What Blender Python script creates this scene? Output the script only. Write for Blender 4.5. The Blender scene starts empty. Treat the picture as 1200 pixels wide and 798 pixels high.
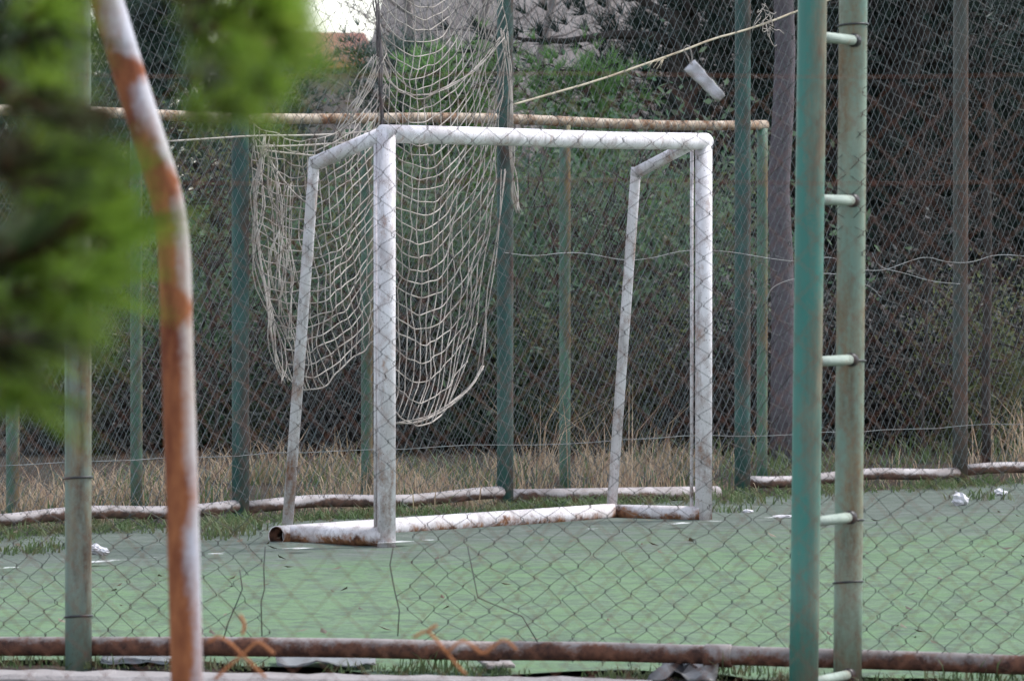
import bpy, math, random
from mathutils import Vector, Matrix, noise
R = math.radians
random.seed(7)
scene = bpy.context.scene
col = scene.collection

# ------------------------------------------------------------------ camera
F = 6790.0                    # focal length in photo pixels (1200 wide)
PITCH = math.atan(145.0 / F)
CAM = Vector((0, 0, 1.6))
cam = bpy.data.cameras.new('camera')
cam.sensor_width = 36
cam.lens = F / 1200 * 36
cam.clip_start = 0.1
cam.clip_end = 3000
cam.dof.use_dof = True
cam.dof.focus_distance = 29.0
cam.dof.aperture_fstop = 10.5
camo = bpy.data.objects.new('camera', cam)
camo.location = CAM
camo.rotation_euler = (R(90) - PITCH, 0, 0)
col.objects.link(camo)
scene.camera = camo

# ------------------------------------------------------------------ sky, sun, exposure (overcast)
SUN_EL, SUN_AZ = R(52), R(62)          # azimuth clockwise from +Y
w = bpy.data.worlds.new('World')
scene.world = w
w.use_nodes = True
nt = w.node_tree
bg = nt.nodes['Background']
sky = nt.nodes.new('ShaderNodeTexSky')
sky.sky_type = 'NISHITA'
sky.sun_disc = False
sky.sun_elevation = SUN_EL
sky.sun_rotation = SUN_AZ
sky.air_density = 1.0
sky.dust_density = 1.0
sky.ozone_density = 1.5
hs = nt.nodes.new('ShaderNodeHueSaturation')
hs.inputs['Saturation'].default_value = 0.47
nt.links.new(sky.outputs[0], hs.inputs['Color'])
nt.links.new(hs.outputs[0], bg.inputs[0])
bg.inputs[1].default_value = 0.15
sl = bpy.data.lights.new('sun', 'SUN')
sl.energy = 1.5
sl.angle = R(14)
sl.color = (1, 0.97, 0.93)
so = bpy.data.objects.new('sun', sl)
sdir = Vector((math.sin(SUN_AZ) * math.cos(SUN_EL), math.cos(SUN_AZ) * math.cos(SUN_EL), math.sin(SUN_EL)))
so.rotation_euler = sdir.to_track_quat('Z', 'Y').to_euler()
so.location = (0, 0, 30)
col.objects.link(so)
scene.view_settings.view_transform = 'Standard'
scene.view_settings.look = 'None'
scene.view_settings.exposure = 1.22
scene.view_settings.gamma = 1

# ------------------------------------------------------------------ pixel helpers
_f = Vector((0, math.cos(PITCH), -math.sin(PITCH)))
_u = Vector((0, math.sin(PITCH), math.cos(PITCH)))
_r = Vector((1, 0, 0))
def ray(u, v): return _f + _r * ((u - 600) / F) + _u * ((399 - v) / F)
def at(u, v, Y):
    d = ray(u, v); return CAM + d * (Y / d.y)
def gnd(u, v, z=0.0):
    d = ray(u, v); return CAM + d * ((z - CAM.z) / d.z)
def hit(u, v, A, B, off=0.0):
    """ray against the vertical plane through A-B, moved by off metres towards the camera"""
    t = Vector((B.x - A.x, B.y - A.y, 0)).normalized()
    n = Vector((t.y, -t.x, 0))
    if n.y > 0: n = -n
    d = ray(u, v)
    p0 = A + n * off
    return CAM + d * ((p0 - CAM).dot(n) / d.dot(n))

# ------------------------------------------------------------------ object helpers
def tag(o, label=None, cat=None, group=None, kind=None):
    if label: o['label'] = label
    if cat: o['category'] = cat
    if group: o['group'] = group
    if kind: o['kind'] = kind
    return o
def empty(name, loc=(0, 0, 0), label=None, cat=None, group=None):
    o = bpy.data.objects.new(name, None)
    o.location = loc
    o.empty_display_size = 0.1
    col.objects.link(o)
    return tag(o, label, cat, group)
class MB:
    def __init__(s): s.v = []; s.f = []
    def tube(s, pts, rad, n=8, cap=True, closed=False):
        pts = [Vector(p) for p in pts]
        k = len(pts)
        if not isinstance(rad, (list, tuple)): rad = [rad] * k
        base = len(s.v)
        nrm = None
        for i, p in enumerate(pts):
            a = pts[max(i - 1, 0)]; b = pts[min(i + 1, k - 1)]
            t = (b - a)
            if t.length < 1e-9: t = Vector((0, 0, 1))
            t.normalize()
            if nrm is None:
                h = Vector((0, 0, 1)) if abs(t.z) < 0.9 else Vector((1, 0, 0))
                nrm = t.cross(h).normalized()
            else:
                nrm = (nrm - t * nrm.dot(t))
                if nrm.length < 1e-6: nrm = t.orthogonal()
                nrm.normalize()
            bn = t.cross(nrm)
            for j in range(n):
                a_ = 2 * math.pi * j / n
                s.v.append(p + (nrm * math.cos(a_) + bn * math.sin(a_)) * rad[i])
        for i in range(k - 1):
            for j in range(n):
                j2 = (j + 1) % n
                s.f.append((base + i * n + j, base + i * n + j2, base + (i + 1) * n + j2, base + (i + 1) * n + j))
        if cap:
            s.f.append(tuple(base + j for j in range(n))[::-1])
            s.f.append(tuple(base + (k - 1) * n + j for j in range(n)))
        return s
    def wire(s, pts, r):
        """cheap three-sided wire without frames (all points share fixed axes)"""
        base = len(s.v); k = len(pts)
        for p in pts:
            s.v.append((p[0] - r, p[1] - r * .6, p[2])); s.v.append((p[0] + r, p[1] - r * .6, p[2])); s.v.append((p[0], p[1] + r, p[2] + r))
        for i in range(k - 1):
            b = base + 3 * i
            for j in range(3):
                j2 = (j + 1) % 3
                s.f.append((b + j, b + j2, b + 3 + j2, b + 3 + j))
        return s
    def hollow(s, a, b, ro, ri, n=20, segs=6):
        """open pipe with wall thickness"""
        a = Vector(a); b = Vector(b)
        t = (b - a).normalized()
        h = Vector((0, 0, 1)) if abs(t.z) < .9 else Vector((1, 0, 0))
        x = t.cross(h).normalized(); y = t.cross(x)
        base = len(s.v)
        rings = [(a + (b - a) * (i / segs), ro) for i in range(segs + 1)] + [(b + (a - b) * (i / segs), ri) for i in range(segs + 1)]
        for p, r in rings:
            for j in range(n):
                q = 2 * math.pi * j / n
                s.v.append(p + (x * math.cos(q) + y * math.sin(q)) * r)
        m = len(rings)
        for i in range(m):
            i2 = (i + 1) % m
            for j in range(n):
                j2 = (j + 1) % n
                s.f.append((base + i * n + j, base + i * n + j2, base + i2 * n + j2, base + i2 * n + j))
        return s
    def box(s, lo, hi):
        b = len(s.v)
        for z in (lo[2], hi[2]):
            for x, y in ((lo[0], lo[1]), (hi[0], lo[1]), (hi[0], hi[1]), (lo[0], hi[1])): s.v.append((x, y, z))
        for q in ((3, 2, 1, 0), (4, 5, 6, 7), (0, 1, 5, 4), (1, 2, 6, 5), (2, 3, 7, 6), (3, 0, 4, 7)): s.f.append(tuple(b + i for i in q))
        return s
    def face(s, *pts):
        b = len(s.v)
        s.v.extend(pts); s.f.append(tuple(range(b, b + len(pts))))
        return s
    def build(s, name, mat, parent=None, smooth=True):
        me = bpy.data.meshes.new(name)
        me.from_pydata([tuple(p) for p in s.v], [], s.f)
        me.materials.append(mat)
        if smooth: me.polygons.foreach_set('use_smooth', [True] * len(me.polygons))
        me.update()
        o = bpy.data.objects.new(name, me)
        col.objects.link(o)
        if parent:
            o.parent = parent
            par_loc = Vector(parent.location)
            if parent.parent: par_loc = Vector((0, 0, 0)); o.matrix_parent_inverse = Matrix.Identity(4)
            else: o.matrix_parent_inverse = Matrix.Translation(-par_loc)
        return o
def flat_normals(o): o.data.polygons.foreach_set('use_smooth', [False] * len(o.data.polygons)); return o
def copy_tree(o, parent=None):
    c = o.copy(); col.objects.link(c)
    if parent: c.parent = parent
    for ch in list(o.children): copy_tree(ch, c)
    return c
def fbm(p, oct=3):
    return noise.fractal(Vector(p), 1.0, 2.0, oct)

# ------------------------------------------------------------------ materials
class NT:
    def __init__(s, name):
        s.m = bpy.data.materials.new(name); s.m.use_nodes = True
        s.t = s.m.node_tree; s.b = s.t.nodes['Principled BSDF']
    def n(s, kind, **kw):
        x = s.t.nodes.new('ShaderNode' + kind)
        for k, v in kw.items(): setattr(x, k, v)
        return x
    def l(s, a, b): s.t.links.new(a, b)
    def coords(s, scale=(1, 1, 1)):
        tc = s.n('TexCoord'); mp = s.n('Mapping')
        mp.inputs['Scale'].default_value = scale
        s.l(tc.outputs['Object'], mp.inputs[0]); return mp.outputs[0]
    def noise(s, vec, scale, detail=6, rough=.6, dist=0):
        x = s.n('TexNoise')
        x.inputs['Scale'].default_value = scale; x.inputs['Detail'].default_value = detail
        x.inputs['Roughness'].default_value = rough; x.inputs['Distortion'].default_value = dist
        s.l(vec, x.inputs['Vector']); return x.outputs['Fac']
    def ramp(s, fac, stops):
        x = s.n('ValToRGB')
        el = x.color_ramp.elements
        while len(el) < len(stops): el.new(0.5)
        for e, (p, c) in zip(el, stops):
            e.position = p; e.color = (c[0], c[1], c[2], 1) if isinstance(c, (tuple, list)) else (c, c, c, 1)
        s.l(fac, x.inputs[0]); return x.outputs[0]
    def mix(s, fac, a, b, mode='MIX'):
        x = s.n('Mix', data_type='RGBA', blend_type=mode)
        for sock, val in ((x.inputs[0], fac), (x.inputs[6], a), (x.inputs[7], b)):
            if hasattr(val, 'links'): s.l(val, sock)
            elif isinstance(val, (int, float)): sock.default_value = val
            else: sock.default_value = (val[0], val[1], val[2], 1)
        return x.outputs[2]
    def math(s, op, a, b=None, clamp=False):
        x = s.n('Math', operation=op, use_clamp=clamp)
        for i, val in enumerate((a, b)):
            if val is None: continue
            if hasattr(val, 'links'): s.l(val, x.inputs[i])
            else: x.inputs[i].default_value = val
        return x.outputs[0]
    def bump(s, h, strength=.3, dist=.01):
        x = s.n('Bump'); x.inputs['Strength'].default_value = strength; x.inputs['Distance'].default_value = dist
        s.l(h, x.inputs['Height']); s.l(x.outputs[0], s.b.inputs['Normal'])
    def done(s, color, rough=.7, spec=.3):
        if hasattr(color, 'links'): s.l(color, s.b.inputs['Base Color'])
        else: s.b.inputs['Base Color'].default_value = (*color, 1)
        if hasattr(rough, 'links'): s.l(rough, s.b.inputs['Roughness'])
        else: s.b.inputs['Roughness'].default_value = rough
        s.b.inputs['Specular IOR Level'].default_value = spec
        return s.m

RUST_D, RUST_O = (.06, .022, .014), (.26, .085, .03)
def paint_rust(name, paint, paint2, amount, scale=7, stretch=.35, rust_a=RUST_D, rust_b=RUST_O, rough=.55, side=None, side_amt=.25, low=None, soft=.035, bands=None, grime=.55):
    """flaking paint over rust; side = world direction whose face gets more of the rust colours; low = (z0,z1,amt) more rust downwards"""
    t = NT(name)
    c = t.coords((1, 1, stretch))
    a = t.noise(c, scale, 8, .65)
    c2 = t.coords((1, 1, 1))
    fine = t.noise(c2, 60, 5, .7)
    mid = t.noise(c2, 3.1, 4, .6)
    val = t.math('ADD', t.math('MULTIPLY', a, .75), t.math('MULTIPLY', fine, .18))
    val = t.math('ADD', val, t.math('MULTIPLY', mid, .12))
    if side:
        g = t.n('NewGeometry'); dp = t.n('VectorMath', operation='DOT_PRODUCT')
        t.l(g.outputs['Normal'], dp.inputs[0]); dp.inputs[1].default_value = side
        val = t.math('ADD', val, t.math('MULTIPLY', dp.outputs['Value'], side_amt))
    if low:
        tc = t.n('TexCoord'); sx = t.n('SeparateXYZ'); t.l(tc.outputs['Object'], sx.inputs[0])
        mr = t.n('MapRange'); mr.inputs[1].default_value = low[0]; mr.inputs[2].default_value = low[1]
        mr.inputs[3].default_value = low[2]; mr.inputs[4].default_value = 0
        t.l(sx.outputs[2], mr.inputs[0])
        val = t.math('ADD', val, mr.outputs[0])
    th = .53 + .22 * (.5 - amount) * 2
    if bands:
        tc = t.n('TexCoord'); sx = t.n('SeparateXYZ'); t.l(tc.outputs['Object'], sx.inputs[0])
        for zk, wk, ak in bands:
            g_ = t.math('DIVIDE', t.math('SUBTRACT', sx.outputs[2], zk), wk)
            g_ = t.math('SUBTRACT', 1.0, t.math('ABSOLUTE', g_), True)
            val = t.math('ADD', val, t.math('MULTIPLY', g_, ak))
    mask = t.ramp(val, [(th - soft, 0.0), (th + soft, 1.0)])
    rc = t.mix(t.ramp(t.noise(c, 18, 6, .7), [(.35, 0.0), (.68, 1.0)]), rust_a, rust_b)
    pc = t.mix(t.ramp(t.noise(c, scale * .7, 5, .6), [(.38, 0.0), (.66, 1.0)]), paint, paint2)
    # grime speckle
    pc = t.mix(t.ramp(t.noise(c2, 90, 3, .7), [(.60, 0.0), (.75, grime)]), pc, rust_a)
    pc = t.mix(t.ramp(t.noise(t.coords((1, 1, .2)), 26, 5, .7), [(.50, 0.0), (.72, grime * .7)]), pc, (rust_a[0] * .5 + paint2[0] * .4, rust_a[1] * .5 + paint2[1] * .4, rust_a[2] * .5 + paint2[2] * .4))
    t.bump(t.math('SUBTRACT', fine, t.math('MULTIPLY', mask, .4)), .35, .002)
    return t.done(t.mix(mask, pc, rc), t.mix(mask, (rough,) * 3, (.9,) * 3), .35)

M = {}
M['goal_white'] = paint_rust('goal_white_paint', (.77, .73, .76), (.54, .50, .51), .23, 9, .5, rust_b=(.32, .15, .075), low=(0, 1.3, .05), soft=.07, grime=1.0)
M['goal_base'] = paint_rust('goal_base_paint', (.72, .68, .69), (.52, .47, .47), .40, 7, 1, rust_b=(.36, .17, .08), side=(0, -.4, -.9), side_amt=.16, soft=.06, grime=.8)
M['green_far'] = paint_rust('weathered_green_paint', (.050, .130, .112), (.028, .072, .066), .36, 8, .25, (.050, .034, .03), (.12, .080, .065), soft=.09, side=(1, 0, 0), side_amt=.10)
M['green_dark'] = paint_rust('dark_tarnished_paint', (.052, .075, .066), (.085, .072, .060), .46, 8, .35, (.055, .036, .03), (.13, .085, .065), soft=.08, side=(1, 0, 0), side_amt=.1)
M['green_far2'] = paint_rust('faded_green_paint', (.10, .20, .135), (.062, .135, .095), .33, 8, .25, (.08, .055, .036), (.27, .19, .10), soft=.08, side=(1, 0, 0), side_amt=.12)
M['rung'] = paint_rust('pale_chipped_paint', (.36, .42, .36), (.28, .34, .29), .2, 9, 1, soft=.08)
M['green_ladder'] = paint_rust('teal_green_paint', (.035, .185, .150), (.075, .25, .20), .34, 6, .22, (.13, .10, .07), (.27, .235, .16), rough=.36, side=(1, -.2, 0), side_amt=.10, soft=.10, grime=.5)
M['post_near'] = paint_rust('worn_green_paint', (.15, .25, .195), (.28, .33, .25), .46, 6, .22, (.12, .075, .045), (.29, .20, .11), rough=.42, soft=.07)
M['post_grey'] = paint_rust('dull_grey_green_paint', (.15, .23, .20), (.26, .30, .24), .38, 7, .2, (.085, .058, .042), (.26, .20, .12), rough=.42, side=(.8, -.5, 0), side_amt=.12, soft=.08)
M['bent'] = paint_rust('flaking_white_paint', (.52, .51, .56), (.52, .44, .35), .42, 6, .3, (.15, .038, .018), (.44, .165, .065), side=(-.95, -.2, 0), side_amt=.17, low=(1.0, 1.95, .15), soft=.09, bands=[(1.905, .035, .22), (1.675, .05, .18), (1.41, .045, .20), (1.02, .08, .10)])
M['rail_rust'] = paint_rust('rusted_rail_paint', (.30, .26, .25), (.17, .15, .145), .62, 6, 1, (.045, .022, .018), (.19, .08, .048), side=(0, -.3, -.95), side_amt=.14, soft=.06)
M['rail_far'] = paint_rust('rusty_grey_rail', (.50, .45, .45), (.30, .26, .25), .44, 6, 1, (.045, .028, .024), (.15, .085, .06), side=(0, -.35, -.94), side_amt=.30, soft=.06)  # rust, plus underside shade painted in through the side tint
M['rail_top'] = paint_rust('peeling_top_rail', (.46, .38, .30), (.32, .24, .17), .45, 10, 1, (.09, .045, .025), (.28, .15, .08), soft=.06)
def wire_mat(name, a, b, rough=.55, metal=0):
    t = NT(name); c = t.coords()
    t.b.inputs['Metallic'].default_value = metal
    return t.done(t.mix(t.ramp(t.noise(c, 6, 4), [(.4, 0.0), (.62, 1.0)]), a, b), rough, .4)
M['wire_near'] = wire_mat('dark_plastic_wire', (.035, .045, .042), (.060, .048, .038))
M['wire_far'] = wire_mat('galvanised_wire', (.15, .18, .185), (.20, .195, .195))
M['wire_rust'] = wire_mat('rusty_wire', (.18, .07, .045), (.24, .11, .065), .9)
M['wire_loose'] = wire_mat('loose_grey_wire', (.22, .23, .235), (.16, .16, .155))
M['net'] = wire_mat('weathered_net_cord', (.50, .445, .40), (.32, .28, .25), .9)
M['net_dark'] = wire_mat('dirty_gathered_cord', (.10, .085, .09), (.16, .14, .14), .9)
M['rope'] = wire_mat('sun_bleached_rope', (.48, .43, .33), (.38, .31, .22), .9)
M['orange'] = wire_mat('orange_strap', (.50, .19, .07), (.38, .15, .06), .8)

def turf_mat():
    t = NT('worn_artificial_turf')
    c = t.coords()
    big = t.noise(c, .9, 5, .6)
    midn = t.noise(c, 5, 6, .65, .6)
    fine = t.noise(c, 130, 3, .7)
    green = t.mix(t.ramp(big, [(.36, 0.0), (.64, 1.0)]), (.104, .180, .088), (.138, .218, .114))
    green = t.mix(t.ramp(midn, [(.44, 0.0), (.66, .85)]), green, (.125, .165, .125))
    green = t.mix(t.ramp(fine, [(.42, 0.0), (.60, .35)]), green, (.22, .32, .20))
    # bald grey band along the back of the pitch, where the pile is worn through
    tc = t.n('TexCoord'); dp = t.n('VectorMath', operation='DOT_PRODUCT')
    t.l(tc.outputs['Object'], dp.inputs[0]); dp.inputs[1].default_value = WEAR_N
    d = t.math('SUBTRACT', dp.outputs['Value'], WEAR_D)
    d = t.math('ADD', d, t.math('MULTIPLY', t.math('SUBTRACT', big, .5), 4.0))
    d = t.math('ADD', d, t.math('MULTIPLY', t.math('SUBTRACT', midn, .5), 3.2))
    bald = t.ramp(t.math('MULTIPLY', d, .42), [(.0, 0.0), (.8, .85)])
    grey = t.mix(t.ramp(midn, [(.35, 0.0), (.7, 1.0)]), (.085, .093, .090), (.165, .178, .168))
    colr = t.mix(bald, green, grey)
    st = t.noise(t.coords((1, 3.5, 1)), 2.2, 5, .7)
    colr = t.mix(t.ramp(st, [(.64, 0.0), (.72, .55)]), colr, (.10, .115, .095))
    colr = t.mix(t.ramp(t.noise(c, 28, 4, .7), [(.66, 0.0), (.74, .5)]), colr, (.30, .30, .27))
    mott = t.noise(t.coords((1, .6, 1)), 7, 6, .75, .6)
    colr = t.mix(t.ramp(mott, [(.45, 0.0), (.62, .75)]), colr, (.085, .105, .09))
    mott2 = t.noise(c, 45, 4, .75)
    colr = t.mix(t.ramp(mott2, [(.52, 0.0), (.7, .55)]), colr, (.20, .27, .17))
    t.bump(t.math('ADD', fine, midn), .6, .012)
    return t.done(colr, .95, .1)

def earth_mat(name, a, b, c3, s=2.0):
    t = NT(name); c = t.coords()
    m = t.mix(t.ramp(t.noise(c, s, 8, .65), [(.35, 0.0), (.65, 1.0)]), a, b)
    m = t.mix(t.ramp(t.noise(c, s * 8, 6, .7), [(.55, 0.0), (.7, .8)]), m, c3)
    t.bump(t.noise(c, s * 12, 6, .7), .8, .03)
    return t.done(m, .95, .1)
M['earth'] = earth_mat('dark_leafy_earth', (.032, .026, .020), (.060, .048, .036), (.10, .08, .055))
M['concrete'] = earth_mat('weathered_concrete', (.40, .36, .35), (.50, .46, .45), (.27, .23, .22), 6)
M['hill'] = earth_mat('dry_scrub_hillside', (.19, .165, .155), (.30, .27, .255), (.12, .105, .09), 1.2)

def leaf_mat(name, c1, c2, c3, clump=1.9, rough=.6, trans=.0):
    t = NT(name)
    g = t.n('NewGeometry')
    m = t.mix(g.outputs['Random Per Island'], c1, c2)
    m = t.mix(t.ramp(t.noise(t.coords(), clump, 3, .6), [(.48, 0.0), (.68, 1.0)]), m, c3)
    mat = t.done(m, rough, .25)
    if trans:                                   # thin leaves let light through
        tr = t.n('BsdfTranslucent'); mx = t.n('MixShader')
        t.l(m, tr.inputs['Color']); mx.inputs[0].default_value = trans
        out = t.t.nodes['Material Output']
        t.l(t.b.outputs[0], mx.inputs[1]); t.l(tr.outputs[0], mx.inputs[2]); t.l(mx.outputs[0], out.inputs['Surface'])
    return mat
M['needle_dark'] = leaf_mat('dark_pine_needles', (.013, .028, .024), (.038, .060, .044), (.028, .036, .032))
M['needle_blue'] = leaf_mat('blue_green_needles', (.045, .092, .080), (.11, .165, .130), (.085, .090, .080), trans=.5)
M['needle_bright'] = leaf_mat('fresh_pine_needles', (.15, .30, .10), (.25, .42, .15), (.14, .25, .10), trans=.5)
M['needle_near'] = leaf_mat('young_pine_needles', (.045, .11, .008), (.30, .46, .05), (.20, .27, .04), 9, trans=.5)
M['needle_shaded'] = leaf_mat('shaded_pine_needles', (.022, .048, .010), (.065, .11, .025), (.070, .050, .022), 9, trans=.3)  # darker copy of the near needles, interior shade put into the colour
M['leaf_olive'] = leaf_mat('olive_shrub_leaves', (.085, .115, .050), (.165, .185, .085), (.11, .10, .070), trans=.5)
M['leaf_green'] = leaf_mat('mid_green_shrub_leaves', (.062, .125, .080), (.145, .22, .125), (.11, .115, .085), trans=.5)
M['leaf_brown'] = leaf_mat('brown_withered_leaves', (.026, .026, .026), (.062, .050, .044), (.026, .036, .034))
M['dry'] = leaf_mat('dry_tan_grass', (.28, .20, .135), (.60, .46, .33), (.22, .19, .11), 1.6, .8, trans=.4)
M['leaf_litter'] = leaf_mat('leaf_litter', (.05, .04, .028), (.20, .17, .12), (.09, .06, .04), 2)
M['weed'] = leaf_mat('green_weeds', (.075, .115, .045), (.12, .175, .075), (.15, .145, .08), 2.5, trans=.35)
M['bark'] = earth_mat('grey_brown_bark', (.06, .05, .045), (.11, .092, .082), (.035, .028, .024), 9)
M['bark_pale'] = earth_mat('pale_grey_bark', (.16, .14, .155), (.22, .195, .21), (.10, .085, .095), 12)
M['bark_warm'] = earth_mat('red_brown_bark', (.075, .035, .02), (.13, .065, .035), (.04, .02, .014), 20)
M['twig'] = earth_mat('bare_grey_twigs', (.24, .21, .195), (.34, .30, .28), (.14, .115, .10), 3)
def plain(name, a, b, s=20, rough=.6, spec=.3):
    t = NT(name); c = t.coords(); n_ = t.noise(c, s, 5, .6)
    t.bump(n_, .3, .004)
    return t.done(t.mix(n_, a, b), rough, spec)
M['white_plastic'] = plain('white_plastic', (.52, .50, .52), (.74, .72, .74), 30, .5)
M['black_plastic'] = plain('black_plastic', (.025, .025, .028), (.06, .058, .06), 20, .45, .4)
M['grey_sheet'] = plain('grey_sheet', (.13, .14, .15), (.22, .23, .23), 12, .6)
M['bore'] = plain('shaded_pipe_bore', (.03, .015, .01), (.06, .03, .02), 20, .95)  # inner wall coloured dark to paint in the shade of the hole
M['roof'] = plain('terracotta_roof', (.60, .24, .16), (.70, .33, .24), 9, .8)
M['stucco'] = plain('drab_stucco', (.32, .29, .25), (.38, .35, .30), 4, .9)
M['glass'] = plain('window_glass', (.05, .06, .07), (.07, .08, .09), 4, .15, .5)
M['frame'] = plain('window_frame_paint', (.55, .54, .5), (.62, .6, .56), 9, .6)

# ------------------------------------------------------------------ main lines of the place
FA, FB = gnd(0, 625), gnd(1200, 563)                 # far fence line
ft = (FB - FA).normalized(); fn = Vector((ft.y, -ft.x, 0))      # fn points to the camera side
if fn.y > 0: fn = -fn
NA, NB = gnd(92, 778), gnd(993, 796)                 # near fence line
ntg = (NB - NA).normalized(); nn = Vector((ntg.y, -ntg.x, 0))
if nn.y > 0: nn = -nn
WEAR_N = (-fn.x, -fn.y, 0)
WEAR_D = -fn.dot(FA) - 4.0

# ------------------------------------------------------------------ ground
def sheet(name, mat, pts2, z, kind='structure'):
    m = MB(); m.face(*[(p[0], p[1], z) for p in pts2])
    o = m.build(name, mat, smooth=False); o['kind'] = kind; return o
sheet('ground', M['earth'], [(-1500, -200), (1500, -200), (1500, 2500), (-1500, 2500)], -.03)

def turf():
    m = MB()
    # edge towards the near fence is frayed
    L0 = NA - ntg * 14 - nn * .30; L1 = NB + ntg * 14 - nn * .30
    K0 = FA - ft * 16 + fn * .05; K1 = FB + ft * 16 + fn * .05
    n, k = 420, 24
    for i in range(n + 1):
        a = L0.lerp(L1, i / n); b = K0.lerp(K1, i / n)
        a = a + nn * (.22 * fbm((a.x * 1.9, 3, 1), 4) + .36 * math.exp(-((a.x + .22) / .36) ** 4) + .30 * math.exp(-((a.x - .92) / .16) ** 2) + .2 * math.exp(-((a.x - 1.75) / .2) ** 2))
        for j in range(k + 1):
            t = (j / k) ** 1.0
            p = a.lerp(b, t)
            z = .012 * fbm((p.x * .7, p.y * .7, 5), 3) if 0 < j < k else -.01
            m.v.append((p.x, p.y, z))
    for i in range(n):
        for j in range(k):
            b0 = i * (k + 1) + j
            m.f.append((b0, b0 + k + 1, b0 + k + 2, b0 + 1))
    M['turf'] = turf_mat()
    o = m.build('turf_pitch', M['turf']); o['kind'] = 'structure'
turf()

# worn painted line near the back of the pitch, broken into scraps
def pitch_line():
    t = NT('worn_line_paint'); c = t.coords()
    n_ = t.noise(c, 3.0, 6, .75)
    al = t.ramp(n_, [(.55, 0.0), (.58, .8)])
    t.l(al, t.b.inputs['Alpha'])
    mat = t.done((.62, .63, .62), .9, .1)
    A, B = gnd(-60, 669, .022), gnd(960, 602, .022)
    s = (B - A).cross(Vector((0, 0, 1))).normalized() * .04
    m = MB()
    n = 30
    for i in range(n + 1):
        p = A.lerp(B, i / n)
        m.v += [p - s, p + s]
    for i in range(n): m.f.append((2 * i, 2 * i + 2, 2 * i + 3, 2 * i + 1))
    o = m.build('painted_line', mat); o['kind'] = 'structure'
pitch_line()

# concrete kerb in front of the near fence
def kerb():
    m = MB()
    A, B = gnd(-160, 783, .035), gnd(770, 796, .035)
    n = 60
    d = (B - A).normalized(); q = Vector((d.y, -d.x, 0))
    if q.y > 0: q = -q
    prof = [(0, -.05), (0, .03), (.012, .04), (.30, .045), (.32, .03), (.32, -.05)]
    for i in range(n + 1):
        p = A.lerp(B, i / n)
        wob = .018 * fbm((p.x * 5, 0, 2), 4)
        taper = max(0, (i - n + 5) / 5) * .10
        for (o_, z) in prof:
            m.v.append(p + q * (o_ + (wob if o_ < .1 else .01 * fbm((p.x * 4, 7, 2), 3)) + (taper if o_ < .1 else 0)) + Vector((0, 0, z - .035 + .006 * fbm((p.x * 9, o_ * 9, 4), 3))))
    k = len(prof)
    for i in range(n):
        for j in range(k - 1): m.f.append((i * k + j, (i + 1) * k + j, (i + 1) * k + j + 1, i * k + j + 1))
    m.f.append(tuple(range(k))[::-1]); m.f.append(tuple(n * k + j for j in range(k)))
    o = m.build('kerb', M['concrete'], smooth=False); o['kind'] = 'structure'
kerb()

# ------------------------------------------------------------------ chain link
def chain_mesh(m, A, t, n, length, z0, z1, W, H, r, jit=.004, hole=None, sway=.03, seed=0, twist=0.0):
    cols = int(length / (W / 2)); rows = int((z1 - z0) / (H / 2))
    for i in range(cols + 1):
        run = []
        for j in range(rows + 1):
            s = (i + ((i + j) % 2)) * W / 2
            z = z0 + j * H / 2
            gx = s + .35 * sway * fbm((s * 1.3, z * 1.3, seed), 2) + random.uniform(-jit, jit)
            gz = z + .45 * sway * fbm((s * 1.1, z * 1.1, seed + 5), 2) + random.uniform(-jit, jit)
            off = sway * fbm((s * .8, z * .8, seed + 9), 2) * min(1, (z - z0) * 3) + (.0022 if j % 2 else -.0022)
            p = A + t * gx + n * off
            p = (p.x, p.y, gz)
            if hole and hole(s, z):
                if len(run) > 1: m.wire(run, r)
                run = []
            elif twist:
                e = H * twist * random.uniform(.6, 1.3)
                run.append((p[0], p[1], p[2] - e)); run.append((p[0] + random.uniform(-jit, jit) * .5, p[1], p[2] + e))
            else: run.append(p)
        if len(run) > 1: m.wire(run, r)

def ring(m, c, ax_r, r=.003, n=14, tilt=.1):
    pts = [Vector((c[0] + ax_r * math.cos(a), c[1] + ax_r * math.sin(a), c[2] + tilt * ax_r * math.cos(a + 1))) for a in [2 * math.pi * i / n for i in range(n + 1)]]
    m.tube(pts, r, 5)

# ---- far fence right behind the goal
far = empty('chain_link_fence', FA, 'tall green chain-link fence with four thick dark posts behind the goal, net tied to it', 'fence')
FH = 4.1
def post(parent, base, top, r, mat, name='post', n=18):
    m = MB(); base = Vector(base); top = Vector(top)
    k = 9
    m.tube([base.lerp(top, i / (k - 1)) for i in range(k)], r, n)
    return m.build(name, mat, parent)
def far_at(u, off=0): return hit(u, 590, FA, FB, off)
for u in (-27, 282, 592, 870, 1125, 1385):
    p = far_at(u); p.z = -.05
    post(far, p, (p.x, p.y, FH), .046, M['green_dark' if u == 1125 else 'green_far'])
P0 = far_at(-27); P1 = far_at(1385)
flen = math.hypot(P1.x - P0.x, P1.y - P0.y)
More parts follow.
